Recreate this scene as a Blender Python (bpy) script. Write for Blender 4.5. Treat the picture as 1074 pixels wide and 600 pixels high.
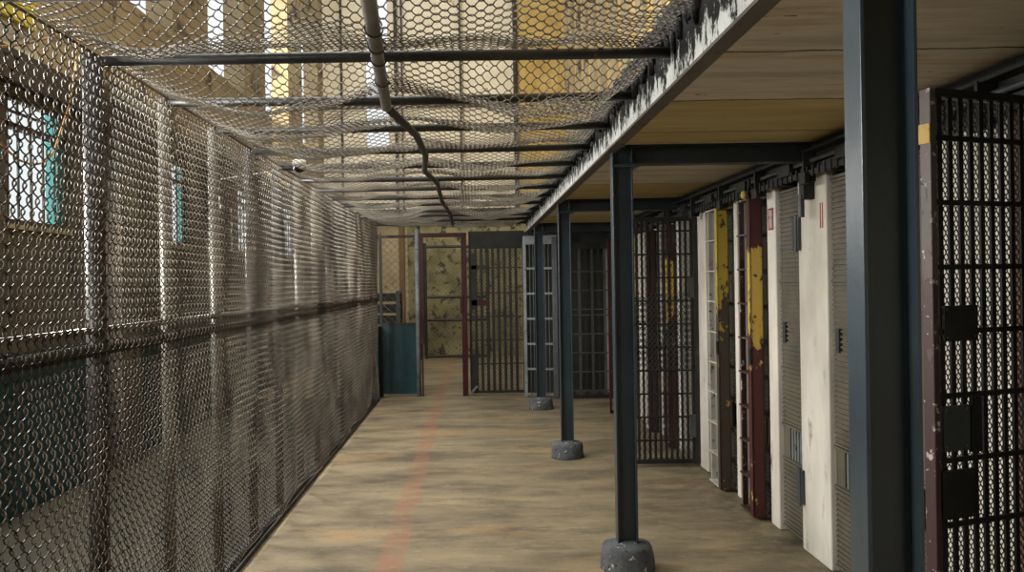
import bpy, math, random
from mathutils import Vector, Matrix, noise

random.seed(7)
sc = bpy.context.scene
C = sc.collection
for o in list(bpy.data.objects):
    bpy.data.objects.remove(o)

# ------------------------------------------------------------------ camera
F_PX, W_PX = 920.0, 1074.0
cam_d = bpy.data.cameras.new('camera')
cam = bpy.data.objects.new('camera', cam_d)
C.objects.link(cam)
cam_d.sensor_width = 36.0
cam_d.lens = 36.0 * F_PX / W_PX
cam_d.shift_x = 40.0 / W_PX
cam_d.shift_y = -2.0 / W_PX
cam_d.clip_start = 0.05
cam.location = (0, 0, 1.6)
cam.rotation_euler = (math.radians(90), math.radians(0.9), 0)
sc.camera = cam

# ------------------------------------------------------------------ world, lights, exposure
world = bpy.data.worlds.new('overcast_sky')
sc.world = world
world.use_nodes = True
wbg = world.node_tree.nodes['Background']
wbg.inputs[0].default_value = (0.93, 0.97, 1.0, 1)
wbg.inputs[1].default_value = 0.92
sc.view_settings.view_transform = 'Standard'
sc.view_settings.look = 'None'
sc.view_settings.gamma = 1.0
sc.view_settings.use_curve_mapping = False
sc.view_settings.exposure = 0.27


def area(name, loc, target, sx, sy, energy, col):
    d = bpy.data.lights.new(name, 'AREA')
    d.shape = 'RECTANGLE'
    d.size, d.size_y = sx, sy
    d.energy = energy
    d.color = col
    o = bpy.data.objects.new(name, d)
    C.objects.link(o)
    o.location = loc
    o.rotation_euler = (Vector(target) - Vector(loc)).to_track_quat('-Z', 'Y').to_euler()
    return o


# daylight of the tall windows high in the hall's outer wall
area('high_window_light', (-3.15, 5.5, 5.6), (1.6, 5.5, 0.6), 2.2, 9.0, 520, (1.0, 0.97, 0.92))
area('far_window_light', (-3.15, 14.5, 5.8), (-0.3, 19.6, 5.6), 2.2, 6.0, 230, (1.0, 0.93, 0.78))
# daylight entering through the low barred windows and reaching under the slab
for _k in range(4):
    area('low_window_light', (-3.05, 0.6 + 3.05 * _k, 2.5), (1.9, 1.6 + 3.05 * _k, 1.5), 0.9, 0.85, 135, (1.0, 0.97, 0.92))


# ------------------------------------------------------------------ materials
def _mat(name):
    m = bpy.data.materials.new(name)
    m.use_nodes = True
    nt = m.node_tree
    return m, nt, nt.nodes['Principled BSDF'], nt.nodes.new, nt.links.new


def rgb(h):
    if isinstance(h, str):
        v = [int(h[i:i + 2], 16) / 255 for i in (0, 2, 4)]
        return tuple([(c / 12.92 if c <= 0.04045 else ((c + 0.055) / 1.055) ** 2.4) for c in v] + [1])
    return tuple(h) + (1,)


def _coords(nt, scale=(1, 1, 1)):
    tc = nt.nodes.new('ShaderNodeTexCoord')
    mp = nt.nodes.new('ShaderNodeMapping')
    g = nt.nodes.new('ShaderNodeNewGeometry')
    mp.inputs['Scale'].default_value = scale
    nt.links.new(g.outputs['Position'], mp.inputs['Vector'])
    return mp.outputs['Vector']


def _noise(nt, vec, scale, detail=4, rough=0.6):
    n = nt.nodes.new('ShaderNodeTexNoise')
    n.inputs['Scale'].default_value = scale
    n.inputs['Detail'].default_value = detail
    n.inputs['Roughness'].default_value = rough
    nt.links.new(vec, n.inputs['Vector'])
    return n.outputs['Fac']


def _ramp(nt, fac, stops, interp='LINEAR'):
    r = nt.nodes.new('ShaderNodeValToRGB')
    r.color_ramp.interpolation = interp
    el = r.color_ramp.elements
    while len(el) > 1:
        el.remove(el[-1])
    el[0].position, el[0].color = stops[0][0], stops[0][1]
    for p, c in stops[1:]:
        e = el.new(p)
        e.color = c
    nt.links.new(fac, r.inputs['Fac'])
    return r.outputs['Color']


def _mix(nt, fac, a, b, mode='MIX'):
    m = nt.nodes.new('ShaderNodeMix')
    m.data_type = 'RGBA'
    m.blend_type = mode
    if isinstance(fac, (int, float)):
        m.inputs[0].default_value = fac
    else:
        nt.links.new(fac, m.inputs[0])
    for s, v in ((6, a), (7, b)):
        if isinstance(v, tuple):
            m.inputs[s].default_value = v
        else:
            nt.links.new(v, m.inputs[s])
    return m.outputs[2]


def _bump(nt, bsdf, fac, strength=0.3, dist=0.01):
    b = nt.nodes.new('ShaderNodeBump')
    b.inputs['Strength'].default_value = strength
    b.inputs['Distance'].default_value = dist
    nt.links.new(fac, b.inputs['Height'])
    nt.links.new(b.outputs['Normal'], bsdf.inputs['Normal'])


W1, K1 = (1, 1, 1, 1), (0, 0, 0, 1)


def surf(name, c1, c2, scale=6, vec=(1, 1, 1), rough=0.7, metal=0.0, spot=None, spot_scale=12, spot_lo=0.58, spot_hi=0.62,
         bump=0.25, spec=0.4, spot2=None, spot2_scale=5, spot2_lo=0.6):
    m, nt, b, N, L = _mat(name)
    v = _coords(nt, vec)
    n1 = _noise(nt, v, scale)
    col = _ramp(nt, n1, [(0.32, rgb(c1)), (0.68, rgb(c2))])
    n2 = _noise(nt, v, spot_scale, 5, 0.65)
    if spot:
        f = _ramp(nt, n2, [(spot_lo, K1), (spot_hi, W1)])
        col = _mix(nt, f, col, rgb(spot))
    if spot2:
        n3 = _noise(nt, v, spot2_scale, 6, 0.7)
        f = _ramp(nt, n3, [(spot2_lo, K1), (spot2_lo + 0.04, W1)])
        col = _mix(nt, f, col, rgb(spot2))
    L(col, b.inputs['Base Color'])
    b.inputs['Roughness'].default_value = rough
    b.inputs['Metallic'].default_value = metal
    b.inputs['Specular IOR Level'].default_value = spec
    if bump:
        _bump(nt, b, n2, bump)
    return m


M = {}
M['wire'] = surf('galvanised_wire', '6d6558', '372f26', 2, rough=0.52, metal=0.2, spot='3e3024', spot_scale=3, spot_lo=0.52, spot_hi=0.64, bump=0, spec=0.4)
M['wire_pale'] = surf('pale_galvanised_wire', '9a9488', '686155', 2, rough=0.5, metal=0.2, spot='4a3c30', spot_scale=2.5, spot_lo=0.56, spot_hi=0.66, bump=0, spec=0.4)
M['wire_dark'] = surf('dull_wire', '56544c', '3c3a33', 3, rough=0.5, metal=0.3, bump=0)
M['pipe'] = surf('weathered_pipe', '3a3a37', '242423', 3, rough=0.45, metal=0.3, spot='5a4434', spot_scale=9, spot_lo=0.62, spot_hi=0.7, bump=0.15)
M['pipe_light'] = surf('bare_steel_pipe', '85827a', '5d5b56', 4, rough=0.4, metal=0.5, spot='4b382b', spot_scale=14, spot_lo=0.6, spot_hi=0.68, bump=0.15)
M['column'] = surf('blue_grey_column_paint', '323d44', '273036', 2.5, rough=0.30, spot='8a8f90', spot_scale=26, spot_lo=0.72, spot_hi=0.74, bump=0.08, spec=0.5, spot2='6b4a33', spot2_scale=15, spot2_lo=0.72)
M['beam_dark'] = surf('dark_beam_paint', '2b3133', '1f2425', 3, rough=0.5, bump=0.1)
M['steel_dark'] = surf('dark_steel', '2a2a26', '171816', 5, rough=0.55, metal=0.2, spot='4a3a2a', spot_scale=8, spot_lo=0.62, spot_hi=0.7, bump=0.2)
M['steel_mid'] = surf('grey_steel', '4d5150', '34393a', 5, rough=0.5, metal=0.2, spot='2a2420', spot_scale=8, spot_lo=0.62, spot_hi=0.7, bump=0.2)
M['gate_light'] = surf('pale_grey_gate_paint', '7b8180', '5d6464', 6, rough=0.5, spot='3a3c3a', spot_scale=20, spot_lo=0.6, spot_hi=0.64, bump=0.15)
M['olive'] = surf('olive_grey_door_paint', '5d5849', '474337', 4, rough=0.6, spot='3a3a33', spot_scale=10, spot_lo=0.62, spot_hi=0.7, bump=0.2)
M['white_wall'] = surf('peeling_white_wall_paint', 'cfcbc0', 'aaa598', 2.5, (1, 1, 0.5), rough=0.75, spot='7d7462', spot_scale=8, spot_lo=0.62, spot_hi=0.74, bump=0.3, spot2='4a3a2a', spot2_scale=30, spot2_lo=0.7)
M['white_rung'] = surf('worn_white_rungs', 'a8a49a', '8a867c', 5, rough=0.6, spot='5a3a28', spot_scale=18, spot_lo=0.6, spot_hi=0.64)
M['blue_white'] = surf('pale_blue_plate', '7d8788', '56616a', 5, rough=0.6, spot='7a5538', spot_scale=9, spot_lo=0.55, spot_hi=0.6)
M['red_plate'] = surf('rust_red_plate', '4a241d', '35211d', 5, rough=0.6, spot='75706a', spot_scale=10, spot_lo=0.6, spot_hi=0.66)
M['red_paint'] = surf('dark_red_gate_paint', '3a0d10', '26080a', 5, rough=0.45, spot='6a5a50', spot_scale=22, spot_lo=0.68, spot_hi=0.7, bump=0.1)
M['black'] = surf('black_plastic', '101214', '0b0c0d', 4, rough=0.25, bump=0)
M['white_plastic'] = surf('white_plastic', 'e6e6e2', 'd5d5d0', 4, rough=0.4, bump=0)
M['teal'] = surf('teal_panel_paint', '0c343a', '082428', 2.5, rough=0.42, spot='0c1618', spot_scale=6, spot_lo=0.6, spot_hi=0.7, bump=0.1)
M['rope'] = surf('tan_rope', 'b88a4a', '8a6534', 30, rough=0.8, bump=0)
M['tar'] = surf('black_tar', '060707', '0e0f10', 30, rough=0.6, bump=0.8, spot_scale=40, spec=0.25)
M['yellow'] = surf('yellow_wall_paint', 'c4a967', 'ab8c48', 3, rough=0.7, spot='8a7a5a', spot_scale=7, spot_lo=0.6, spot_hi=0.66)
M['yellow_bright'] = surf('lemon_wall_paint', 'c9b83a', 'b3a234', 3, rough=0.7)
M['rust_brown'] = surf('rusty_brown_jamb_paint', '5c3a26', '3c2719', 4, rough=0.7, spot='7a5230', spot_scale=14)
M['cream'] = surf('cream_wall_paint', 'e2dac6', 'd0c4a8', 2, rough=0.75, spot='8f7c58', spot_scale=6, spot_lo=0.62, spot_hi=0.7)
M['upper_plaster'] = surf('patchy_upper_plaster', 'a89878', '86785c', 1.5, rough=0.8, spot='4a3f30', spot_scale=2.0, spot_lo=0.56, spot_hi=0.64)
M['brown'] = surf('brown_painted_timber', '3f332a', '2d2620', 4, (1, 0.3, 1), rough=0.7)
M['floor_out'] = surf('shaded_aisle_floor', '34311f', '24221a', 2, rough=0.8)  # shade of the dim outer aisle put into its floor colour
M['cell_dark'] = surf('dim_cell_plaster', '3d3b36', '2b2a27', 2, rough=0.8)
M['concrete'] = surf('rough_footing_concrete', '5d6062', '3e4143', 12, rough=0.9, spot='b9b6ae', spot_scale=24, spot_lo=0.6, spot_hi=0.66, bump=1.0, spot2='22262a', spot2_scale=18, spot2_lo=0.6)
M['orange'] = surf('orange_trim_paint', '6d5233', '5c452f', 5, rough=0.7)
M['sign_red'] = surf('red_sign_paint', 'a83a34', '8c2a28', 6, rough=0.5)


def make_floor():
    m, nt, b, N, L = _mat('stained_concrete_floor')
    v = _coords(nt, (0.7, 1.5, 1))
    v2 = _coords(nt, (1, 1, 1))
    base = _ramp(nt, _noise(nt, v, 1.6, 6, 0.6), [(0.3, rgb('5a513f')), (0.5, rgb('7f7258')), (0.7, rgb('938566'))])
    st = _ramp(nt, _noise(nt, v, 1.1, 5, 0.55), [(0.56, K1), (0.72, (0.75, 0.75, 0.75, 1))])
    col = _mix(nt, st, base, rgb('a07c4c'))
    dk = _ramp(nt, _noise(nt, _coords(nt, (0.8, 2.0, 1)), 1.9, 9, 0.72), [(0.50, K1), (0.70, (0.85, 0.85, 0.85, 1))])
    col = _mix(nt, dk, col, rgb('4b4439'))
    # worn light scuffs
    sc_ = _ramp(nt, _noise(nt, _coords(nt, (1.2, 4, 1)), 4, 9, 0.8), [(0.58, K1), (0.66, (0.55, 0.55, 0.55, 1))])
    col = _mix(nt, sc_, col, rgb('b0a68c'))
    s3 = _ramp(nt, _noise(nt, _coords(nt, (1, 2.2, 1)), 14, 9, 0.8), [(0.56, K1), (0.64, (0.6, 0.6, 0.6, 1))])
    col = _mix(nt, s3, col, rgb('544b3d'))
    pit = _ramp(nt, _noise(nt, v2, 60, 3, 0.7), [(0.66, K1), (0.72, W1)])
    col = _mix(nt, pit, col, rgb('4a4338'))
    # worn red line
    g = N('ShaderNodeNewGeometry')
    sx = N('ShaderNodeSeparateXYZ')
    L(g.outputs['Position'], sx.inputs[0])

    def line(x0, w):
        a = N('ShaderNodeMath'); a.operation = 'ADD'; a.inputs[1].default_value = -x0
        L(sx.outputs['X'], a.inputs[0])
        ab = N('ShaderNodeMath'); ab.operation = 'ABSOLUTE'; L(a.outputs[0], ab.inputs[0])
        r = _ramp(nt, ab.outputs[0], [(w * 0.8, W1), (w * 1.15, K1)])
        return r
    wear = _ramp(nt, _noise(nt, _coords(nt, (1.2, 0.5, 1)), 3.5, 6, 0.65), [(0.36, (0.05, 0.05, 0.05, 1)), (0.70, (0.5, 0.5, 0.5, 1))])
    fac = _mix(nt, 1.0, line(-0.51, 0.075), wear, 'MULTIPLY')
    col = _mix(nt, fac, col, rgb('a0583f'))
    # patchy darker tone growing towards the cell fronts
    ed = _ramp(nt, sx.outputs['X'], [(0.0, K1), (1.0, K1)])
    mr = N('ShaderNodeMapRange'); mr.inputs['From Min'].default_value = 1.45; mr.inputs['From Max'].default_value = 1.93
    L(sx.outputs['X'], mr.inputs['Value'])
    dn = _mix(nt, 1.0, mr.outputs[0], _ramp(nt, _noise(nt, v2, 9, 6, 0.7), [(0.35, K1), (0.7, W1)]), 'MULTIPLY')
    col = _mix(nt, dn, col, rgb('3a342b'))
    L(col, b.inputs['Base Color'])
    b.inputs['Roughness'].default_value = 0.62
    _bump(nt, b, _noise(nt, v2, 25, 6, 0.7), 0.25, 0.01)
    return m


M['floor'] = make_floor()


def make_slab():
    m, nt, b, N, L = _mat('board_marked_ceiling')
    v = _coords(nt, (0.5, 3.0, 1))
    g = N('ShaderNodeNewGeometry')
    sx = N('ShaderNodeSeparateXYZ')
    L(g.outputs['Position'], sx.inputs[0])
    base = _ramp(nt, _noise(nt, v, 2.2, 6, 0.65), [(0.34, rgb('a39987')), (0.5, rgb('bdb4a3')), (0.62, rgb('a8957a')), (0.75, rgb('cac2b4'))])
    # painted yellow boards between two joints, repeated along the tier
    wob = N('ShaderNodeMath'); wob.operation = 'MULTIPLY_ADD'; wob.inputs[1].default_value = 0.05
    L(_noise(nt, _coords(nt), 6), wob.inputs[0]); L(sx.outputs['Y'], wob.inputs[2])
    yb = N('ShaderNodeMath'); yb.operation = 'ADD'; yb.inputs[1].default_value = -3.72; L(wob.outputs[0], yb.inputs[0])
    md = N('ShaderNodeMath'); md.operation = 'FLOORED_MODULO'; md.inputs[1].default_value = 3.12; L(yb.outputs[0], md.inputs[0])
    nd = N('ShaderNodeMath'); nd.operation = 'DIVIDE'; nd.inputs[1].default_value = 3.12; L(md.outputs[0], nd.inputs[0])
    f = _ramp(nt, nd.outputs[0], [(0.0, W1), (0.36, W1), (0.365, K1), (0.995, K1), (1.0, W1)])
    yel = _ramp(nt, _noise(nt, v, 3, 5, 0.6), [(0.35, rgb('9a8754')), (0.7, rgb('b39f6c'))])
    col = _mix(nt, f, base, yel)
    # joints
    j = N('ShaderNodeMath'); j.operation = 'FLOORED_MODULO'; j.inputs[1].default_value = 0.78; L(yb.outputs[0], j.inputs[0])
    jr = _ramp(nt, j.outputs[0], [(0.0, W1), (0.012, W1), (0.02, K1)])
    col = _mix(nt, jr, col, rgb('2c2219'))
    sp = _ramp(nt, _noise(nt, _coords(nt, (1, 2, 1)), 9, 5, 0.65), [(0.675, K1), (0.69, W1)])
    col = _mix(nt, sp, col, rgb('2a211a'))
    L(col, b.inputs['Base Color'])
    b.inputs['Roughness'].default_value = 0.8
    _bump(nt, b, _noise(nt, v, 12, 6), 0.3)
    return m


M['slab'] = make_slab()


def make_beam_paint():
    m, nt, b, N, L = _mat('white_beam_paint_with_tar_runs')
    g = N('ShaderNodeNewGeometry')
    sx = N('ShaderNodeSeparateXYZ')
    L(g.outputs['Position'], sx.inputs[0])
    base = _ramp(nt, _noise(nt, _coords(nt, (1, 1, 0.5)), 5, 5), [(0.3, rgb('b9bcba')), (0.7, rgb('d2d4cf'))])
    runs = _noise(nt, _coords(nt, (1, 2.0, 1.1)), 11, 8, 0.78)
    mr = N('ShaderNodeMapRange')
    mr.inputs['From Min'].default_value = 2.33; mr.inputs['From Max'].default_value = 2.57
    mr.inputs['To Min'].default_value = -0.07; mr.inputs['To Max'].default_value = 0.24
    L(sx.outputs['Z'], mr.inputs['Value'])
    ad = N('ShaderNodeMath'); ad.operation = 'ADD'
    L(runs, ad.inputs[0]); L(mr.outputs[0], ad.inputs[1])
    f = _ramp(nt, ad.outputs[0], [(0.50, K1), (0.52, W1)])
    col = _mix(nt, f, base, rgb('070808'))
    L(col, b.inputs['Base Color'])
    b.inputs['Specular IOR Level'].default_value = 0.15
    b.inputs['Roughness'].default_value = 0.75
    _bump(nt, b, f, 0.5, 0.006)
    return m


M['beam_paint'] = make_beam_paint()
M['beam_under'] = surf('grey_brown_flange_paint', '5a534b', '48423c', 4, rough=0.7, spot='25221f', spot_scale=12, spot_lo=0.6, spot_hi=0.7)


def make_peel(name, top, low, zsplit, patch, ztop=9.0):
    """one paint over another; the upper coat survives in ragged patches above a height"""
    m, nt, b, N, L = _mat(name)
    g = N('ShaderNodeNewGeometry')
    sx = N('ShaderNodeSeparateXYZ')
    L(g.outputs['Position'], sx.inputs[0])
    n = _noise(nt, _coords(nt, (1, 1, 0.6)), 11, 6, 0.7)
    mr = N('ShaderNodeMapRange')
    mr.inputs['From Min'].default_value = zsplit - 0.35; mr.inputs['From Max'].default_value = zsplit + 0.35
    mr.inputs['To Min'].default_value = -0.14; mr.inputs['To Max'].default_value = 0.12
    L(sx.outputs['Z'], mr.inputs['Value'])
    ad = N('ShaderNodeMath'); ad.operation = 'ADD'
    L(n, ad.inputs[0]); L(mr.outputs[0], ad.inputs[1])
    mr2 = N('ShaderNodeMapRange')
    mr2.inputs['From Min'].default_value = ztop - 0.12; mr2.inputs['From Max'].default_value = ztop + 0.12
    mr2.inputs['To Min'].default_value = 0.0; mr2.inputs['To Max'].default_value = -0.35
    L(sx.outputs['Z'], mr2.inputs['Value'])
    ad2 = N('ShaderNodeMath'); ad2.operation = 'ADD'
    L(ad.outputs[0], ad2.inputs[0]); L(mr2.outputs[0], ad2.inputs[1])
    f = _ramp(nt, ad2.outputs[0], [(0.50, K1), (0.515, W1)])
    col = _mix(nt, f, rgb(low), rgb(top))
    f2 = _ramp(nt, _noise(nt, _coords(nt), 17, 6, 0.7), [(0.60, K1), (0.62, W1)])
    col = _mix(nt, f2, col, rgb(patch))
    L(col, b.inputs['Base Color'])
    b.inputs['Roughness'].default_value = 0.5
    _bump(nt, b, f, 0.4, 0.004)
    return m


M['peel_yellow'] = make_peel('yellow_over_red_peeling', 'b8993f', '401613', 1.15, '2a1512', 1.85)
M['peel_yellow2'] = make_peel('yellow_over_brown_peeling', 'a08a2a', '3b3128', 1.35, '2a2622')
M['peel_mixed'] = make_peel('pale_over_maroon_peeling', '4b3f3b', '3a2222', 1.6, 'a9a29a')


def make_end_wall():
    m, nt, b, N, L = _mat('mouldering_yellow_wall')
    v = _coords(nt)
    col = _ramp(nt, _noise(nt, v, 1.6, 6, 0.65), [(0.3, rgb('575138')), (0.5, rgb('7b734f')), (0.7, rgb('968d68'))])
    f = _ramp(nt, _noise(nt, v, 5, 8, 0.75), [(0.53, K1), (0.58, W1)])
    col = _mix(nt, f, col, rgb('332f26'))
    L(col, b.inputs['Base Color'])
    b.inputs['Roughness'].default_value = 0.8
    return m


M['end_wall'] = make_end_wall()


def make_outer_wall():
    m, nt, b, N, L = _mat('old_brown_plaster_wall_shaded')
    v = _coords(nt)
    col = _ramp(nt, _noise(nt, v, 1.3, 6, 0.6), [(0.3, rgb('2f2b25')), (0.5, rgb('453e34')), (0.7, rgb('635847'))])  # plaster browns darkened overall to imitate weak light in the aisle
    f = _ramp(nt, _noise(nt, _coords(nt, (1, 1, 0.35)), 3, 6, 0.7), [(0.54, K1), (0.62, W1)])
    col = _mix(nt, f, col, rgb('1b2120'))
    L(col, b.inputs['Base Color'])
    b.inputs['Roughness'].default_value = 0.75
    _bump(nt, b, _noise(nt, v, 9, 6), 0.4, 0.02)
    return m


M['outer_wall'] = make_outer_wall()


def make_glass(name, col, mixv):
    m, nt, b, N, L = _mat(name)
    out = nt.nodes['Material Output']
    tr = N('ShaderNodeBsdfTransparent'); tr.inputs[0].default_value = rgb(col)
    gl = N('ShaderNodeBsdfGlossy'); gl.inputs['Roughness'].default_value = 0.1
    mx = N('ShaderNodeMixShader'); mx.inputs[0].default_value = mixv
    L(tr.outputs[0], mx.inputs[1]); L(gl.outputs[0], mx.inputs[2]); L(mx.outputs[0], out.inputs['Surface'])
    return m


M['glass'] = make_glass('clear_window_glass', (0.96, 0.98, 0.97), 0.06)
M['teal_glass'] = make_glass('teal_tinted_glass', (0.40, 0.72, 0.70), 0.06)


# ------------------------------------------------------------------ mesh helpers
class MB:
    def __init__(self):
        self.v, self.f = [], []

    def box(self, x0, x1, y0, y1, z0, z1):
        n = len(self.v)
        self.v += [(x0, y0, z0), (x1, y0, z0), (x1, y1, z0), (x0, y1, z0), (x0, y0, z1), (x1, y0, z1), (x1, y1, z1), (x0, y1, z1)]
        self.f += [tuple(n + i for i in q) for q in ((0, 3, 2, 1), (4, 5, 6, 7), (0, 1, 5, 4), (1, 2, 6, 5), (2, 3, 7, 6), (3, 0, 4, 7))]
        return self

    def tube(self, pts, r, n=8, cap=True, r2=None):
        pts = [Vector(p) for p in pts]
        b0 = len(self.v)
        up = Vector((0.13, 0.27, 0.95)).normalized()
        last = len(pts) - 1
        for i, p in enumerate(pts):
            t = (pts[min(i + 1, last)] - pts[max(i - 1, 0)])
            if t.length < 1e-9:
                t = Vector((0, 0, 1))
            t.normalize()
            a = t.cross(up)
            if a.length < 0.05:
                a = t.cross(Vector((1, 0.1, 0)))
            a.normalize()
            b = t.cross(a)
            rr = r if r2 is None else r + (r2 - r) * i / max(last, 1)
            for k in range(n):
                an = 2 * math.pi * k / n
                q = p + (a * math.cos(an) + b * math.sin(an)) * rr
                self.v.append((q.x, q.y, q.z))
        for i in range(last):
            for k in range(n):
                k2 = (k + 1) % n
                self.f.append((b0 + i * n + k, b0 + i * n + k2, b0 + (i + 1) * n + k2, b0 + (i + 1) * n + k))
        if cap:
            self.f.append(tuple(b0 + k for k in range(n))[::-1])
            self.f.append(tuple(b0 + last * n + k for k in range(n)))
        return self

    def lathe(self, prof, cx, cy, n=28, wob=0.0, seed=0.0):
        b0 = len(self.v)
        for r, z in prof:
            for k in range(n):
                an = 2 * math.pi * k / n
                w = 1 + wob * noise.noise(Vector((math.cos(an) * 1.7 + seed, math.sin(an) * 1.7, z * 12)))
                self.v.append((cx + r * w * math.cos(an), cy + r * w * math.sin(an), z))
        for i in range(len(prof) - 1):
            for k in range(n):
                k2 = (k + 1) % n
                self.f.append((b0 + i * n + k, b0 + i * n + k2, b0 + (i + 1) * n + k2, b0 + (i + 1) * n + k))
        self.f.append(tuple(b0 + k for k in range(n))[::-1])
        self.f.append(tuple(b0 + (len(prof) - 1) * n + k for k in range(n)))
        return self

    def xf(self, mat):
        self.v = [tuple(mat @ Vector(p)) for p in self.v]
        return self

    def build(self, name, mat, parent=None, bevel=0.0, smooth=False):
        me = bpy.data.meshes.new(name)
        me.from_pydata(self.v, [], self.f)
        me.materials.append(M[mat] if isinstance(mat, str) else mat)
        if smooth:
            me.polygons.foreach_set('use_smooth', [True] * len(me.polygons))
        me.update()
        o = bpy.data.objects.new(name, me)
        C.objects.link(o)
        if parent:
            o.parent = parent
        if bevel:
            b = o.modifiers.new('bevel', 'BEVEL')
            b.width = bevel
            b.segments = 2
            b.limit_method = 'ANGLE'
        return o


def tag(o, label, cat, group=None):
    o['label'] = label
    o['category'] = cat
    if group:
        o['group'] = group
    return o


def thing(name, label, cat, loc=(0, 0, 0), rotz=0.0, group=None):
    o = bpy.data.objects.new(name, None)
    C.objects.link(o)
    o.location = loc
    o.rotation_euler = (0, 0, rotz)
    return tag(o, label, cat, group)


def struct(name, mb, mat, **k):
    o = mb.build(name, mat, **k)
    o['kind'] = 'structure'
    return o


def kid(o, label):
    o['label'] = label
    return o


QS = (0.0, 0.22, 0.5, 0.78)


def zigzag(mb, P, wires, steps, w, hv, r, t, ring=3):
    """woven wire: P(u, v, n) -> point; each wire runs along v and zigzags in u by half a pitch"""
    for i in range(wires):
        u0 = i * w
        pts = []
        for j in range(steps):
            s0 = 1 if (i + j) % 2 else -1
            for q in QS:
                pts.append(P(u0 + s0 * w * 0.56 * (1 - 2 * q), (j + q) * hv, -t * s0 * math.sin(math.pi * q) ** 0.7))
        mb.tube(pts, r, ring, cap=False)
    return mb


# ================================================================== THE SETTING
FX = -1.385          # fence plane
WX = 1.93            # cell fronts
OX = -3.3            # outer wall of the hall
YE = 19.6            # far end wall
YB = 12.35           # grille barrier across the walkway
ZC = 2.36            # underside of the upper walkway

struct('floor', MB().box(FX - 0.05, 4.2, -2.5, YE + 0.2, -0.2, 0.0).box(OX - 0.3, FX - 0.05, 12.6, YE + 0.2, -0.2, 0.0), 'floor')
struct('floor_aisle', MB().box(OX - 0.3, FX - 0.05, -2.5, 12.6, -0.2, 0.0), 'floor_out')

# outer wall with its row of barred windows
win_right = [1.0 + 3.05 * k for k in range(-1, 7)]
wins = [(4.10 - 0.93 + 3.05 * k, 4.10 + 3.05 * k) for k in range(-2, 6)]
wb = MB()
ys = [-2.5] + [c for w_ in wins for c in w_] + [YE]
z0w, z1w = 2.08, 3.03
wb.box(OX - 0.07, OX, -2.5, YE, 0, z0w)
wb.box(OX - 0.07, OX, -2.5, YE, z1w, 3.36)
for i in range(0, len(ys), 2):
    wb.box(OX - 0.07, OX, ys[i], ys[i + 1], z0w, z1w)
struct('wall_left', wb, 'outer_wall')
ub = MB().box(OX - 0.3, OX, -2.5, YE, 3.52, 4.4)
ub.box(OX - 0.3, OX, -2.5, YE, 6.8, 9.2)
for k in range(-1, 7):
    y = 0.6 + 3.05 * k
    ub.box(OX - 0.3, OX, y, y + 1.3, 4.4, 6.8)
    ub.box(OX - 0.3, OX, y, y + 1.3, 3.36, 3.52)
struct('wall_left_upper', ub, 'upper_plaster')
struct('trim_11', MB().box(OX, OX + 0.04, 4.2, 6.6, 3.55, 4.38), 'yellow_bright')
struct('trim_1', MB().box(OX, OX + 0.10, -2.5, YE, 3.08, 3.30), 'brown')
pil = MB()
for k in range(-1, 6):
    y = 5.0 + 3.05 * k
    pil.box(OX, OX + 0.16, y - 0.22, y + 0.22, 0, 3.08)
struct('trim_2', pil, 'outer_wall')
struct('trim_3', MB().box(OX, OX + 0.03, -2.5, YE, 0.0, 1.15), 'teal')

for k, (y0, y1) in enumerate(wins):
    root = bpy.data.objects.new('window_%d' % (k + 1), None)
    C.objects.link(root)
    root['kind'] = 'structure'
    root.location = (OX - 0.035, y0, z0w)
    L_ = y1 - y0
    H_ = z1w - z0w
    fr = MB()
    for z in (0, H_ - 0.04):
        fr.box(-0.03, 0.03, 0, L_, z, z + 0.04)
    fr.box(-0.03, 0.03, 0, 0.04, 0, H_).box(-0.03, 0.03, L_ - 0.04, L_, 0, H_)
    fr.box(-0.03, 0.03, 0, L_, 0.70, 0.74)
    fr.build('window_frame', 'brown', root)
    for q in range(1, 5):
        yy = q * L_ / 5
        MB().tube([(0.02, yy, 0), (0.02, yy, H_)], 0.010, 8).build('window_bar', 'steel_mid', root)
    MB().tube([(0.02, 0, 0.82), (0.02, L_, 0.82)], 0.012, 8).build('window_bar', 'steel_mid', root)
    MB().box(-0.004, 0.004, 0.04, L_ * 0.70, 0.04, H_ - 0.04).build('window_pane', 'glass', root)
    MB().box(-0.006, 0.006, L_ * 0.70, L_ - 0.04, 0.04, H_ - 0.04).build('tinted_pane', 'teal_glass', root)
    MB().box(0.035, 0.06, -0.03, L_ + 0.03, -0.03, 0.0).build('window_sill', 'upper_plaster', root)

# the far end wall and the tall bays above it
struct('wall_end_left', MB().box(OX - 0.3, -1.47, YE, YE + 0.2, 0, 3.2), 'upper_plaster')
eb = MB().box(-1.47, 4.2, YE, YE + 0.2, 0, 3.2)
struct('wall_end', eb, 'end_wall')
ec = MB()
ec.box(OX - 0.3, -2.35, YE, YE + 0.2, 3.2, 9.4)
ec.box(-1.85, 4.2, YE, YE + 0.2, 3.2, 9.4)
ec.box(-2.35, -1.85, YE, YE + 0.2, 3.2, 4.6)
struct('wall_end_upper', ec, 'cream')
struct('trim_4', MB().box(1.05, WX, YE - 0.06, YE, 3.2, 9.4), 'yellow')
tb = MB()
for x, w_ in ((-6.0 + 2.1, 0.05), (-1.55, 0.03), (-1.7, 0.06), (-0.25, 0.03), (0.95, 0.06), (1.02, 0.02), (-2.9, 0.04)):
    tb.box(x, x + w_, YE - 0.12, YE, 3.2, 9.4)
tb.box(OX, 1.0, YE - 0.10, YE, 5.55, 5.62)
struct('trim_5', tb, 'brown')
struct('trim_6', MB().box(OX, 1.9, YE - 0.3, YE, 3.1, 3.25), 'brown')

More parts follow.
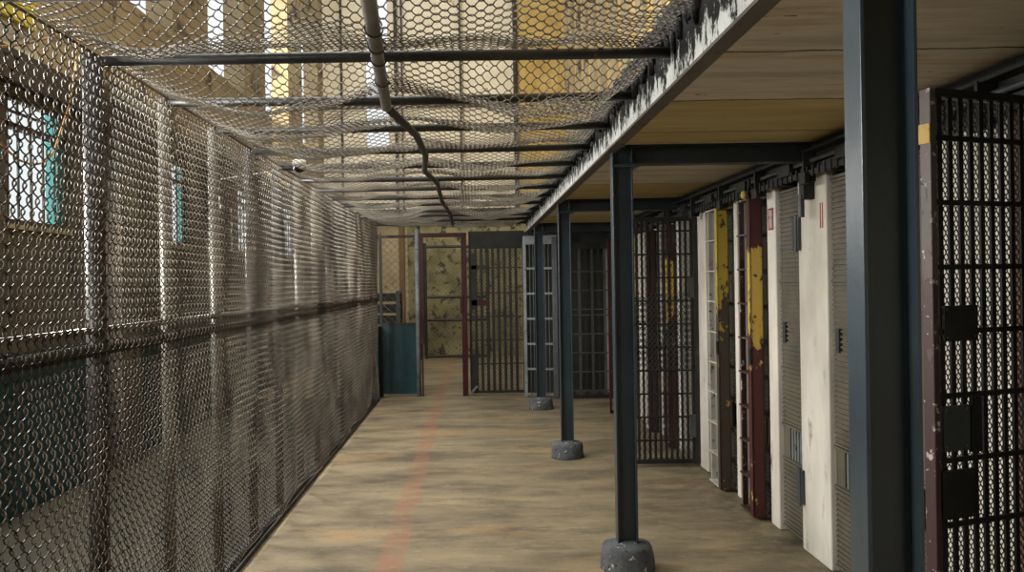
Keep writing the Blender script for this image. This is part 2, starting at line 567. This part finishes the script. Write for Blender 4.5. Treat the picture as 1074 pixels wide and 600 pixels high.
struct('wall_light_block', MB().box(OX - 0.3, 4.2, -2.7, -2.5, 0, 9.2), 'outer_wall')  # unseen wall added behind the camera to block light from that end

# upper walkway slab, upper cell wall
struct('ceiling', MB().box(0.80, WX + 2.2, -1.5, YB + 0.6, ZC, ZC + 0.16), 'slab')
uw = MB().box(WX, WX + 0.2, -1.5, YE, ZC + 0.16, 9.2)
struct('wall_right_upper', uw, 'yellow')
up = MB()
for k in range(18):
    y = 1.0 + 0.95 * k
    up.box(WX - 0.05, WX, y, y + 0.42, ZC + 0.16, 9.0)
struct('trim_7', up, 'upper_plaster')

# cell front wall: white piers, lintel, dark cells behind
# openings (y0, y1, kind)
openings = [(2.20, 2.88, 'open'), (3.70, 3.98, 'panel'), (4.40, 4.79, 'panel'), (5.21, 5.60, 'panel'), (5.76, 6.42, 'slide'), (6.50, 7.30, 'slide')]
y = 7.62
for k in range(5):
    openings.append((y + 0.12, y + 0.62, 'slide2'))
    y += 0.86
e = -1.5
for a, b_, k_ in openings + [(YE, YE, '')]:
    struct('wall_right', MB().box(WX, WX + 0.22, e, a, 0, 2.2), 'white_wall', bevel=0.008)
    e = b_
struct('trim_8', MB().box(WX - 0.02, WX + 0.22, -1.5, YB, 2.2, ZC), 'steel_dark')
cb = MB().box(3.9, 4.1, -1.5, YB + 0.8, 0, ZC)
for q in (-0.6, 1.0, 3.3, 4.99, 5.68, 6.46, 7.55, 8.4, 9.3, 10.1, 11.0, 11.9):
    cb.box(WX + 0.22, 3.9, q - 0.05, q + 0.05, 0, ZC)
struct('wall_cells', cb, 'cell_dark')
struct('trim_12', MB().box(WX - 0.012, WX, 2.89, 3.13, 0, 2.19), 'rust_brown')

# ================================================================== EDGE BEAM, COLUMNS, CROSS BEAMS
Y_COL = [1.79, 4.91, 8.05, 11.17]
bm = thing('edge_beam', 'long white-painted steel edge beam with black tar running down its face above the posts', 'beam', (0.775, 5.5, 2.32))
beam_local = MB().box(-0.02, 0.0, -7.0, 7.0, 0.012, 0.25)
beam_local.build('web_plate', 'beam_paint', bm)
MB().box(-0.03, 0.03, -7.0, 7.0, 0.0, 0.012).build('bottom_flange', 'beam_under', bm)
tar = MB()
n = 700
for k in range(n):
    yy = -7 + 14 * k / n + random.uniform(-0.02, 0.02)
    r = random.uniform(0.012, 0.040)
    z = 0.25 + random.uniform(-0.05, 0.03)
    h = random.uniform(0.02, 0.09)
    tar.tube([(-0.022 + random.uniform(-0.012, 0.004), yy, z - h), (-0.026, yy + random.uniform(-0.02, 0.02), z - h * 0.4), (-0.022, yy + random.uniform(-0.03, 0.03), z + 0.015)], r * 0.35, 6, r2=r)
kid(tar.build('tar_crust', 'tar', bm, smooth=True), 'black tar crust lumped along the top edge')

col_lab = ['nearest blue-grey steel column, large at the right, its footing below the frame',
           'blue-grey steel column whose wide concrete footing stands in the foreground, second from the camera',
           'slimmer-looking steel column in mid walkway with round footing, third from the camera',
           'farthest steel column, in front of the pale barred gate']
h_col = 2.355


def column_mb():
    a, d, tf = 0.057, 0.041, 0.009
    return (MB().box(-a, -a + tf, -d, d, 0, h_col).box(a - tf, a, -d, d, 0, h_col).box(-a + tf, a - tf, -0.004, 0.004, 0, h_col))


col_src = None
for k, yc in enumerate(Y_COL):
    t = thing('steel_column', col_lab[k], 'column', (0.835, yc, 0), 0, 'columns carrying the upper walkway')
    if col_src is None:
        shaft = column_mb().build('shaft', 'column', t, bevel=0.002)
        plate = MB().box(-0.06, 0.09, -0.06, 0.06, 2.235, 2.25).build('cap_plate', 'column', t)
        col_src = (shaft, plate)
    else:
        for s in col_src:
            c = s.copy()
            c.parent = t
            C.objects.link(c)
    prof = [(0.156, 0.0), (0.155, 0.015), (0.150, 0.05), (0.144, 0.09), (0.138, 0.125), (0.128, 0.138), (0.09, 0.142), (0.04, 0.152)]
    ft = MB().lathe(prof, 0, 0, 40, 0.07, k * 3.1).build('footing', 'concrete', t, smooth=True)
    kid(ft, 'rough round concrete footing')

cross_lab = ['dark cross beam under the slab above the nearest column', 'dark cross beam at the top of the second column, widest in view',
             'dark cross beam at the top of the third column', 'dark cross beam at the farthest column']
for k, yc in enumerate(Y_COL):
    mb = MB().box(0.86, WX - 0.03, -0.045, 0.045, 0.0, 0.010).box(0.86, WX - 0.03, -0.045, 0.045, 0.10, 0.108).box(0.895, WX - 0.03, -0.005, 0.005, 0.01, 0.10)
    o = mb.build('cross_beam', 'beam_dark')
    o.location = (0, yc, 2.251)
    tag(o, cross_lab[k], 'beam', 'cross beams under the slab')

# ================================================================== LEFT CHAIN LINK FENCE
YF0, YF1 = 1.35, 12.25
fence = thing('chain_link_fence', 'tall grey chain link fence along the left side of the walkway', 'fence', (FX, YF0, 0))
WP = 0.0275
HV = 0.040


def P_fence(u, v, off):
    x = 0.030 * noise.noise(Vector((u * 0.9, v * 1.3, 3.1))) + 0.012 * noise.noise(Vector((u * 3.1, v * 2.7, 8.0)))
    x += 0.02 * math.exp(-v * 5) * math.sin(u * 4.3)
    z = v + 0.05 + 0.006 * noise.noise(Vector((u * 2, v * 2, 1)))
    return (x + 0.03 + off, u, z)


fm = zigzag(MB(), P_fence, int((YF1 - YF0) / WP), int(2.42 / HV), WP, HV, 0.0033, 0.0115)
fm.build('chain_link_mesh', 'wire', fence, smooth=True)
Y_PIPE = [0.26 + 0.75 * k for k in range(17)]
Y_PIPE = [y for y in Y_PIPE if y > 1.4]
for k, yp in enumerate(Y_PIPE):
    r = 0.037 if k == 2 else 0.028
    MB().tube([(-0.02, yp - YF0, 0), (-0.02, yp - YF0, 2.47)], r, 12).build('fence_post', 'pipe_light' if k in (3, 4, 7, 8, 11, 12) else 'pipe', fence, smooth=True)
mr_ = MB().tube([(-0.015, 0, 1.37), (-0.015, YF1 - YF0, 1.42)], 0.024, 12).build('mid_rail', 'pipe', fence, smooth=True)
MB().box(-0.03, 0.0, 0, YF1 - YF0, 1.44, 1.462).build('rail_lip', 'pipe_light', mr_)
MB().tube([(0.0, 0, 0.035), (0.0, YF1 - YF0, 0.035)], 0.022, 10).build('bottom_rail', 'pipe', fence, smooth=True)
MB().box(-0.06, 0.04, 0, YF1 - YF0, 0, 0.03).build('sill_strip', 'steel_dark', fence)

# ================================================================== OVERHEAD CAGE
over = thing('overhead_wire_canopy', 'sagging chain link canopy on steel pipes over the walkway', 'canopy', (FX, YF0, 2.45))
X_END = 0.735
SPAN = X_END - FX


def sag(x, y):
    """drop of the netting at local x (from fence) and world y"""
    k = (y - 0.26) / 0.75
    fr = k - math.floor(k)
    s = math.sin(math.pi * fr) ** 1.3
    n1 = noise.noise(Vector((x * 0.9 + 4.2, math.floor(k) * 1.73, 0.5)))
    n2 = noise.noise(Vector((x * 1.6, y * 1.1, 6.5)))
    n3 = noise.noise(Vector((x * 4.5, y * 4.0, 2.5)))
    xs = 1.06
    bay = 0 if x < xs else 1
    xf = x / xs if bay == 0 else (x - xs) / (SPAN - xs)
    xf = min(max(xf, 0.0), 1.0)
    amp = min(1.0, max(0.12, (y - 3.25) / 0.45)) * (0.10 + 0.06 * noise.noise(Vector((y * 0.8, bay * 5.0, 1.5))))
    amp *= 1.0 if y < 4.4 else max(0.38, 1.0 - (y - 4.4) * 0.7)
    swag = amp * math.sin(math.pi * xf ** (0.8 if bay == 0 else 1.0)) ** 1.3 * (0.85 if bay else 1.0)
    depth = 0.04 + 0.07 * max(0.0, n1 + 0.3)
    edge = min(1.0, x / 0.25, max(0.0, (SPAN - x)) / 0.2)
    return -swag - depth * s * edge + 0.035 * (n2 + 0.25) * edge + 0.030 * n3 * edge


CW, CH = 0.028, 0.028


def P_ceil(u, v, off):
    y = u + YF0
    warp = 0.06 * noise.noise(Vector((v * 1.4, y * 1.2, 12.0)))
    return (v, u + warp, 0.034 + sag(v, y) - off)


cm = zigzag(MB(), P_ceil, int((12.4 - YF0) / CW), int(SPAN / CH), CW, CH, 0.0026, 0.007)
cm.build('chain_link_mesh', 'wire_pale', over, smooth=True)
for k, yp in enumerate(Y_PIPE):
    dx = 0.0
    y2 = yp + 0.02
    pts = [(0, yp - YF0, 0), (SPAN * 0.5, yp - YF0 + 0.01, 0.004 * (-1) ** k), (SPAN + 0.01, y2 - YF0, 0.004)]
    MB().tube(pts, 0.0205, 12).build('cross_pipe', 'pipe', over, smooth=True)
seg = [(-0.25, 1.5), (-0.28, 2.4), (-0.34, 3.27), (-0.385, 4.0)]
pp = [(x - FX, y - YF0, -0.036) for x, y in seg]
sp_ = kid(MB().tube(pp, 0.024, 14).build('spine_pipe', 'pipe_light', over, smooth=True), 'pale bare metal pipe running lengthwise')
seg = [(-0.385, 4.0), (-0.30, 4.76), (-0.29, 5.5), (-0.34, 6.26), (-0.28, 7.0), (-0.30, 8.5), (-0.26, 10.0), (-0.28, 12.2)]
pp = [(x - FX, y - YF0, -0.036) for x, y in seg]
MB().tube(pp, 0.020, 12).build('spine_pipe', 'pipe', over, smooth=True)
for y_ in (2.75, 2.95, 3.12, 3.45):
    x_ = -0.28 - (y_ - 2.4) * 0.068
    MB().tube([(x_ - FX + 0.028 * math.cos(a), y_ - YF0 + 0.006 * a, -0.036 + 0.028 * math.sin(a)) for a in [i * math.pi / 8 for i in range(17)]], 0.0028, 5).build('tie_wire', 'steel_dark', sp_)
# top edge rail along the fence
MB().tube([(0.0, 0, 0.02), (0.0, 12.25 - YF0, 0.02)], 0.006, 8).build('edge_wire', 'wire', over, smooth=True)

# dome camera under the fifth pipe
t = thing('dome_camera', 'small white and black dome security camera hung from the canopy pipes', 'camera', (-1.16, 5.9, 2.455))
MB().tube([(0, 0, 0.0), (0, 0, 0.05)], 0.012, 10).build('stem', 'white_plastic', t)
MB().lathe([(0.030, 0.0), (0.046, -0.004), (0.047, -0.04), (0.040, -0.045)], 0, 0, 24).build('housing', 'white_plastic', t, smooth=True)
MB().lathe([(0.042, -0.040), (0.041, -0.055), (0.034, -0.072), (0.020, -0.084), (0.004, -0.088)], 0, 0, 24).build('dome', 'black', t, smooth=True)

# ropes and lamps hanging outside the fence
o = MB().tube([(-1.46, 2.55 + 0.7 * a, 2.31 + 0.26 * a - 0.02 * math.sin(math.pi * a)) for a in [i / 14 for i in range(15)]], 0.0045, 8).build('rope', 'rope', smooth=True)
tag(o, 'taut tan rope crossing the upper left corner outside the fence', 'rope')
rp = [(-1.46, 3.29, 2.60), (-1.5, 3.31, 2.37), (-1.5, 3.27, 2.28), (-1.5, 3.21, 2.19), (-1.5, 3.15, 2.10), (-1.5, 3.08, 2.05), (-1.5, 2.99, 2.03), (-1.5, 2.9, 2.035), (-1.5, 2.82, 2.06), (-1.48, 2.6, 2.16)]
o = MB().tube(rp, 0.004, 8).build('rope', 'rope', smooth=True)
tag(o, 'slack rope drooping in a loop across the nearest barred window', 'rope')
t = thing('bare_bulb', 'small white bulb hanging outside the fence near its top', 'light bulb', (-1.75, 6.05, 2.19))
MB().lathe([(0.008, 0.05), (0.013, 0.03), (0.013, 0.0), (0.024, -0.02), (0.027, -0.038), (0.018, -0.056), (0.004, -0.062)][::-1], 0, 0, 16).build('bulb', 'white_plastic', t, smooth=True)
MB().tube([(0, 0, 0.045), (0.01, 0, 0.16), (0.345, 0.2, 0.24)], 0.004, 6).build('cord', 'white_plastic', t)
o = MB().tube([(-3.291, 11.95 + 0.02 * math.sin(i), 2.1 + i * 0.05) for i in range(13)], 0.012, 6).build('cord', 'white_plastic')
tag(o, 'white cord hanging straight down between fence and outer wall', 'cord')

# ================================================================== CELL FRONTS
def ribbed_panel(y0, y1, label, hinge_at=None, slot=True, handle=True):
    w = y1 - y0
    t = thing('cell_door', label, 'door', (WX + 0.035, y0, 0.03), 0, 'ribbed olive cell doors')
    H = 2.13
    mb = MB().box(0.0, 0.02, 0.0, w, 0, 0.45).box(0.0, 0.02, 0.0, w, 0.64, H)
    mb.box(0.0, 0.02, 0.0, w * 0.18, 0.45, 0.64).box(0.0, 0.02, w * 0.72, w, 0.45, 0.64)
    dp = mb.build('door_plate', 'olive', t)
    rb = MB()
    z = 0.02
    while z < H - 0.02:
        if not (0.44 < z < 0.64):
            rb.box(-0.010, 0.0, 0.005, w - 0.005, z, z + 0.012)
        z += 0.028
    rb.build('ribbing', 'olive', dp)
    for z in (0.0, 0.432, 0.645, 1.0, 1.55, H - 0.02):
        MB().box(-0.014, 0.0, 0.0, w, z, z + 0.014).build('cross_strap', 'olive', dp)
    if slot:
        for q in (0.30, 0.42, 0.54, 0.66):
            MB().tube([(0.01, w * q, 0.45), (0.01, w * q, 0.64)], 0.009, 8).build('slot_bar', 'gate_light', dp)
    if handle:
        hb = MB().box(-0.02, 0.0, w - 0.10, w - 0.06, 1.17, 1.30)
        hb.build('latch', 'beam_dark', t, bevel=0.003)
    if hinge_at is not None:
        for z in (0.24, 1.74):
            hh = MB().box(-0.055, 0.0, -0.05, 0.05, z, z + 0.20).tube([(-0.058, -0.03, z - 0.01), (-0.058, -0.03, z + 0.21)], 0.010, 10)
            hh.build('hinge_box', 'steel_mid', t, bevel=0.006)
    return t


ribbed_panel(5.21, 5.60, 'closed ribbed olive door between the two widest white piers', hinge_at=1)
ribbed_panel(4.40, 4.79, 'closed ribbed olive door with barred slot just left of the nearest column')
ribbed_panel(3.70, 3.98, 'ribbed olive door mostly hidden by the nearest column', slot=False, handle=False)
ribbed_panel(5.78, 6.02, 'narrow ribbed door panel behind the red and yellow sliding gate', slot=False, handle=False)
ribbed_panel(6.52, 6.80, 'narrow ribbed door panel behind the yellow and brown sliding gate', slot=False, handle=False)


def slide_gate(yl, yr, label, stile_mat, rung_mat, plate_mat, x=1.872, H=2.12, zs=0.02):
    """ladder-like gate parallel to the cell fronts; near end (yl) has the broad stile facing the camera"""
    w = yr - yl
    t = thing('sliding_cell_gate', label, 'gate', (x, yl, zs))
    ls = MB().box(-0.035, 0.045, -0.022, 0.0, 0, H).box(-0.035, -0.026, -0.022, 0.055, 0, H).box(0.037, 0.045, -0.022, 0.055, 0, H).build('leading_stile', stile_mat, t, bevel=0.003)
    MB().box(-0.015, 0.02, w - 0.02, w, 0, H).build('rear_stile', rung_mat, t)
    zz = 0.0
    while zz < H + 0.01:
        MB().box(-0.03, 0.03, 0.05, w, zz, zz + 0.012).build('rung', rung_mat, t)
        zz += 0.235
    for q in (0.35, 0.55, 0.75):
        MB().box(0.02, 0.028, w * q - 0.018, w * q + 0.018, 0, H).build('flat_bar', plate_mat, t)
    MB().box(-0.045, -0.035, -0.01, 0.03, 1.02, 1.12).build('keeper', 'steel_dark', ls)
    hg = MB().box(-0.012, 0.0, 0.06, 0.10, H - 0.04, H + 0.14)
    hg.build('hanger', 'steel_dark', t)
    return t


slide_gate(5.84, 6.14, 'open sliding gate with rungs and a peeling yellow over red stile', 'peel_yellow', 'peel_mixed', 'red_plate')
slide_gate(6.62, 6.95, 'open sliding gate with pale rungs and a flaking yellow over brown stile', 'peel_yellow2', 'white_rung', 'blue_white')
slide_gate(8.35, 8.68, 'sliding gate with yellow stile behind the swung-out mesh door, nearest of those hidden behind it', 'peel_yellow', 'peel_mixed', 'red_plate')
slide_gate(9.25, 9.55, 'sliding gate with red stile glimpsed through the middle of the swung-out mesh door', 'red_paint', 'white_rung', 'blue_white')
slide_gate(10.3, 10.62, 'sliding gate with yellow stile farthest along the cells, seen through the swung-out mesh door', 'peel_yellow2', 'white_rung', 'red_plate')

# locking gear above the cells
t = thing('lock_gear', 'dark steel lever housing running above the cell doors under the slab', 'lock gear', (WX - 0.02, 1.0, 2.17))
LN = YB - 1.0
MB().box(-0.07, 0.0, 0, LN, 0.13, 0.145).build('top_plate', 'steel_dark', t)
MB().box(-0.055, -0.04, 0, LN, 0.0, 0.03).build('slide_bar', 'steel_dark', t)
MB().tube([(-0.03, 0, 0.085), (-0.03, LN, 0.085)], 0.012, 8).build('push_rod', 'steel_mid', t)
k = 0
yy = 0.5
while yy < LN:
    MB().box(-0.075, -0.005, yy, yy + 0.02, -0.03, 0.14).box(-0.08, -0.055, yy - 0.03, yy + 0.05, -0.045, 0.02).build('bracket', 'steel_dark', t, bevel=0.002)
    MB().box(-0.065, -0.03, yy + 0.25, yy + 0.45, 0.035, 0.10).build('lever_box', 'steel_dark', t, bevel=0.003)
    yy += 0.84
yy = 1.6
while yy < 6.8:
    MB().box(-0.062, -0.055, yy, yy + 0.015, -0.01, 0.05).build('rack_tooth', 'steel_dark', t)
    yy += 0.08
MB().lathe([(0.004, -0.03), (0.018, -0.02), (0.022, 0.0), (0.018, 0.02), (0.004, 0.03)], -0.09, 4.88, 14).build('knob', 'yellow', t, smooth=True)

t = thing('pier_bracket', 'dark bolted bracket hanging at the top of the widest white pier', 'bracket', (WX - 0.045, 4.98, 2.05))
MB().box(-0.02, 0.045, -0.035, 0.035, 0.0, 0.12).build('plate', 'steel_dark', t, bevel=0.004)
MB().tube([(-0.02, 0, -0.10), (-0.02, 0, 0.03)], 0.018, 12).build('pin', 'steel_mid', t)

# small red-edged card on the narrow pier, red tally marks on the wide pier
t = thing('notice_card', 'small pale card with a red border on the narrow white pier', 'notice', (WX - 0.006, 5.63, 1.92))
MB().box(0, 0.006, 0, 0.085, 0, 0.14).build('card', 'white_rung', t)
MB().box(-0.002, 0, 0, 0.085, 0, 0.012).box(-0.002, 0, 0, 0.085, 0.128, 0.14).box(-0.002, 0, 0, 0.010, 0.012, 0.128).box(-0.002, 0, 0.075, 0.085, 0.012, 0.128).build('border', 'sign_red', t)
for k, yq in enumerate((4.835, 4.865)):
    o = MB().box(WX - 0.003, WX, yq, yq + 0.009, 1.88, 2.02).build('painted_stripe', 'sign_red')
    tag(o, ['upright red painted stripe on the wide white pier, nearer its right edge', 'upright red painted stripe on the wide white pier, left of its twin'][k], 'painted mark', 'red stripes on the wide pier')


def lattice_door(name, label, loc, rotz, W, H, bar_w, bar_s, hz, mesh_w, mesh_h, frame_mat, bar_mat, z_mesh=(0, 9), fw=0.035, fmat2=None, mesh_r=0.0022, thick=0.02, box=True, plates=(), top=0.0, hlist=None):
    """door in local XZ plane, x from 0 (free edge) to W (hinge side)"""
    t = thing(name, label, 'door', loc, rotz)
    MB().box(0, fw, -thick, thick, 0, H).build('leading_stile', fmat2 or frame_mat, t, bevel=0.003)
    MB().box(W - fw, W, -thick, thick, 0, H).build('hinge_stile', frame_mat, t, bevel=0.003)
    MB().box(fw, W - fw, -thick, thick, 0, fw).build('bottom_rail', frame_mat, t)
    MB().box(fw, W - fw, -thick, thick, H - fw - top, H).build('top_rail', frame_mat, t)
    x = fw + bar_s * 0.75
    while x < W - fw - bar_w * 0.5:
        MB().box(x - bar_w / 2, x + bar_w / 2, -0.004, 0.004, fw, H - fw).build('upright_bar', bar_mat, t)
        x += bar_s
    for z in hlist or [hz * (i + 1) for i in range(int((H - 0.05) / hz))]:
        MB().box(fw, W - fw, -0.012, 0.0, z - 0.008, z + 0.008).build('cross_bar', bar_mat, t)
    mb = MB()
    za, zb = max(fw, z_mesh[0]), min(H - fw - top, z_mesh[1])

    def P(u, v, off):
        return (fw + u, 0.008 + off, za + v)
    zigzag(mb, P, int((W - 2 * fw) / mesh_w), int((zb - za) / mesh_h), mesh_w, mesh_h, mesh_r, 0.0015)
    mb.build('mesh', bar_mat, t)
    for (x0, x1, z0, z1, m_) in plates:
        pl = MB().box(x0, x1, -0.018, -0.006, z0, z1)
        for cx, cz in ((x0 + 0.012, z0 + 0.012), (x1 - 0.012, z0 + 0.012), (x0 + 0.012, z1 - 0.012), (x1 - 0.012, z1 - 0.012)):
            pl.tube([(cx, -0.022, cz), (cx, -0.017, cz)], 0.005, 8)
        pl.build('lock_plate', m_, t)
    return t


# nearest open cell door at the right edge of the photo
a = math.radians(20.8)
nx, ny = 1.395, 2.70
d1 = lattice_door('mesh_cell_door', 'nearest open cell door of dark bars and mesh at the right edge, swung into the walkway', (nx, ny, 0.03), a, 0.56, 2.15, 0.018, 0.0445, 0.2, 0.0088, 0.0150,
             'steel_dark', 'steel_dark', fmat2='peel_mixed', mesh_r=0.0023, fw=0.024,
             plates=((0.05, 0.19, 1.37, 1.48, 'steel_dark'), (0.04, 0.15, 1.03, 1.17, 'steel_mid'), (0.16, 0.20, 1.02, 1.20, 'steel_dark'), (0.03, 0.17, 0.82, 0.97, 'steel_dark')))
kid(MB().box(-0.004, 0.0, -0.02, 0.02, 1.98, 2.04).build('paint_patch', 'yellow', d1), 'small yellow paint patch')
# swung-out door in mid walkway
d2 = lattice_door('mesh_cell_door', 'open cell door of rusty bars and mesh standing square to the cells behind the second column', (1.24, 7.56, 0.03), 0.0, 0.685, 2.12, 0.022, 0.047, 0.2, 0.022, 0.032,
             'steel_dark', 'steel_dark', mesh_r=0.0024, z_mesh=(0.03, 2.0),
             plates=((0.60, 0.655, 1.42, 1.6, 'steel_mid'), (0.60, 0.655, 0.22, 0.42, 'steel_mid')))

mb = MB()
zigzag(mb, lambda u, v, off: (0.035 + u, -0.018 + off, 0.80 + v), 30, 26, 0.020, 0.026, 0.0042, 0.002)
kid(mb.build('patch_mesh', 'steel_mid', d2), 'extra sheet of grey diamond mesh across the middle')

# ================================================================== END BARRIER
def post(name, x, y, z0, z1, r, mat, label, cat='post'):
    o = MB().tube([(0, 0, 0), (0, 0, z1 - z0)], r, 14).build(name, mat, smooth=True)
    o.location = (x, y, z0)
    return tag(o, label, cat)


t = thing('barrier_screen', 'low teal steel panel topped with chain link beside the far doorway', 'screen', (-1.36, 12.62, 0))
MB().box(0.02, 0.52, -0.012, 0.012, 0.04, 1.03).build('teal_panel', 'teal', t)
MB().box(0.0, 0.04, -0.022, 0.022, 0, 2.32).box(0.0, 0.54, -0.02, 0.02, 1.02, 1.06).box(0.0, 0.54, -0.02, 0.02, 2.28, 2.32).build('frame', 'steel_dark', t)
mb = MB()
zigzag(mb, lambda u, v, off: (0.04 + u, off, 1.06 + v), 8, 24, 0.055, 0.05, 0.0028, 0.004)
mb.build('chain_link_mesh', 'wire', t)
MB().tube([(0.55, -0.01, 0), (0.55, -0.01, 2.4)], 0.034, 16).build('pipe_post', 'gate_light', t, smooth=True)
MB().box(-0.10, 0.0, -0.24, 0.02, 0, 1.02).build('side_panel', 'teal', t)

# dark red door frame
t = thing('door_frame', 'dark red steel frame around the far doorway', 'door frame', (-0.76, 12.6, 0))
MB().box(-0.02, 0.04, -0.03, 0.03, 0.75, 2.34).box(-0.005, 0.02, -0.01, 0.02, 0.0, 0.75).build('left_jamb', 'red_paint', t)
MB().box(0.04, 0.64, -0.03, 0.03, 2.28, 2.34).build('head', 'red_paint', t)
MB().box(0.58, 0.66, -0.04, 0.04, 0.0, 2.34).build('right_jamb', 'red_paint', t, bevel=0.004)
MB().box(0.56, 0.60, -0.06, -0.02, 1.18, 1.42).build('strike_box', 'red_paint', t)

d3 = lattice_door('grille_gate', 'dark barred gate with mesh beside the far red-framed doorway', (-0.07, 12.64, 0.03), 0.0, 0.80, 2.33, 0.040, 0.083, 0.345, 0.016, 0.026,
             'steel_dark', 'steel_dark', mesh_r=0.0036, top=0.22, hlist=[0.42, 0.76, 1.10, 1.44, 1.80],
             plates=((0.035, 0.11, 1.2, 2.0, 'steel_dark'), (0.035, 0.28, 1.26, 1.34, 'red_paint'), (0.035, 0.12, 0.06, 0.55, 'steel_dark'), (0.03, 0.26, 1.78, 1.84, 'steel_dark')))
d3['category'] = 'gate'
MB().box(0.0, 0.8, 0.0, 0.02, 2.08, 2.33).build('head_plate', 'steel_mid', d3)
MB().tube([(0.01, -0.05, 0.0), (0.10, -0.05, 0.10)], 0.02, 6).build('foot_brace', 'gate_light', d3)

# pale barred ladder gate around the farthest column
t = thing('barred_gate', 'pale grey barred gate behind the farthest column', 'gate', (0.70, 12.25, 0.02))
t.rotation_euler = (0, 0, math.radians(-14))
MB().box(-0.01, 0.035, -0.02, 0.02, 0, 2.15).build('left_stile', 'gate_light', t)
MB().box(0.40, 0.47, -0.03, 0.03, 0, 2.22).build('right_stile', 'steel_mid', t)
for i in range(7):
    z = 0.02 + i * 0.35
    MB().box(0.0, 0.44, -0.014, 0.014, z, z + 0.03).build('rung', 'gate_light', t)
for x_ in (0.085, 0.135, 0.19, 0.245, 0.30, 0.35):
    MB().tube([(x_, 0.0, 0.03), (x_, 0.0, 2.12)], 0.0095, 8).build('upright_bar', 'steel_mid', t)
MB().box(-0.01, 0.47, -0.01, 0.01, 2.12, 2.24).build('head_plate', 'gate_light', t)

# dark grille further right
t = thing('cage_grille', 'dark barred grille closing off the walkway between third column and cells', 'grille', (1.16, 12.1, 0.0))
for i in range(9):
    x_ = 0.03 + i * 0.088
    MB().box(x_ - 0.018, x_ + 0.018, -0.008, 0.008, 0.05, 2.1).build('upright_bar', 'steel_mid' if i % 2 else 'steel_dark', t)
for z in (0.10, 0.36, 0.62, 0.88, 1.14, 1.22, 1.48, 1.74):
    MB().box(0, 0.77, -0.018, -0.008, z, z + 0.018).build('cross_bar', 'steel_mid', t)
MB().box(0, 0.77, -0.02, 0.02, 0, 0.05).build('bottom_rail', 'steel_dark', t)
MB().box(0, 0.77, -0.02, 0.02, 2.06, 2.14).build('top_rail', 'steel_dark', t)
t = thing('red_edged_gate', 'thin open gate seen edge on with a red stile just right of the third column', 'gate', (1.625, 10.55, 0.02))
MB().box(-0.012, 0.012, -0.02, 0.02, 0, 2.1).build('leading_stile', 'red_paint', t)
MB().box(0.012, 0.19, 0.0, 0.01, 0.0, 0.04).box(0.012, 0.19, 0.0, 0.01, 0.7, 0.73).box(0.012, 0.19, 0.0, 0.01, 1.4, 1.43).box(0.012, 0.19, 0.0, 0.01, 2.06, 2.1).build('cross_bar', 'steel_dark', t)
for x_ in (0.06, 0.12, 0.18):
    MB().box(x_ - 0.008, x_ + 0.008, -0.006, 0.006, 0, 2.1).build('upright_bar', 'steel_dark', t)

struct('wall_back_right', MB().box(0.75, WX, YB + 0.55, YB + 0.65, 0, ZC), 'cell_dark')
struct('trim_9', MB().box(0.80, WX, YB - 0.05, YB + 0.05, 2.12, ZC), 'beam_dark')

# far gate frame with chain link in the second room
t = thing('far_wire_gate', 'pipe-framed chain link gate standing in front of the mouldering far wall', 'gate', (-1.05, 19.0, 0))
for x_ in (0.0, 1.35):
    MB().tube([(x_, 0, 0), (x_, 0, 2.5)], 0.035, 10).build('upright', 'pipe', t)
fr = MB()
for z in (0.05, 0.83, 1.33, 2.42):
    fr.tube([(0, 0, z), (1.35, 0, z)], 0.03, 10)
fr.build('cross_pipe', 'pipe', t)
mb = MB()
zigzag(mb, lambda u, v, off: (0.02 + u, off, 0.06 + v), 26, 46, 0.05, 0.05, 0.003, 0.004)
mb.build('chain_link_mesh', 'wire_dark', t)
o = MB().tube([(-1.17, 18.8, 0), (-1.17, 18.8, 2.9)], 0.03, 10).build('steel_post', 'steel_dark')
tag(o, 'thin dark post left of the far wire gate', 'post')
# things behind the low teal screen
t = thing('storage_crate', 'dark slatted crate glimpsed through chain link above the teal panel', 'crate', (-2.15, 15.5, 0))
cr = MB()
for i in range(7):
    cr.box(0, 0.85, -0.25, 0.25, 0.12 + i * 0.2, 0.26 + i * 0.2)
cr.build('slats', 'tar', t)
cr = MB()
for x_, y_ in ((0, -0.25), (0.8, -0.25), (0, 0.2), (0.8, 0.2)):
    cr.box(x_ - 0.01, x_ + 0.06, y_ - 0.01, y_ + 0.06, 0, 1.5)
cr.build('corner_posts', 'steel_dark', t)
struct('trim_10', MB().box(-1.66, -1.54, YE - 0.08, YE, 0.0, 3.1), 'orange')
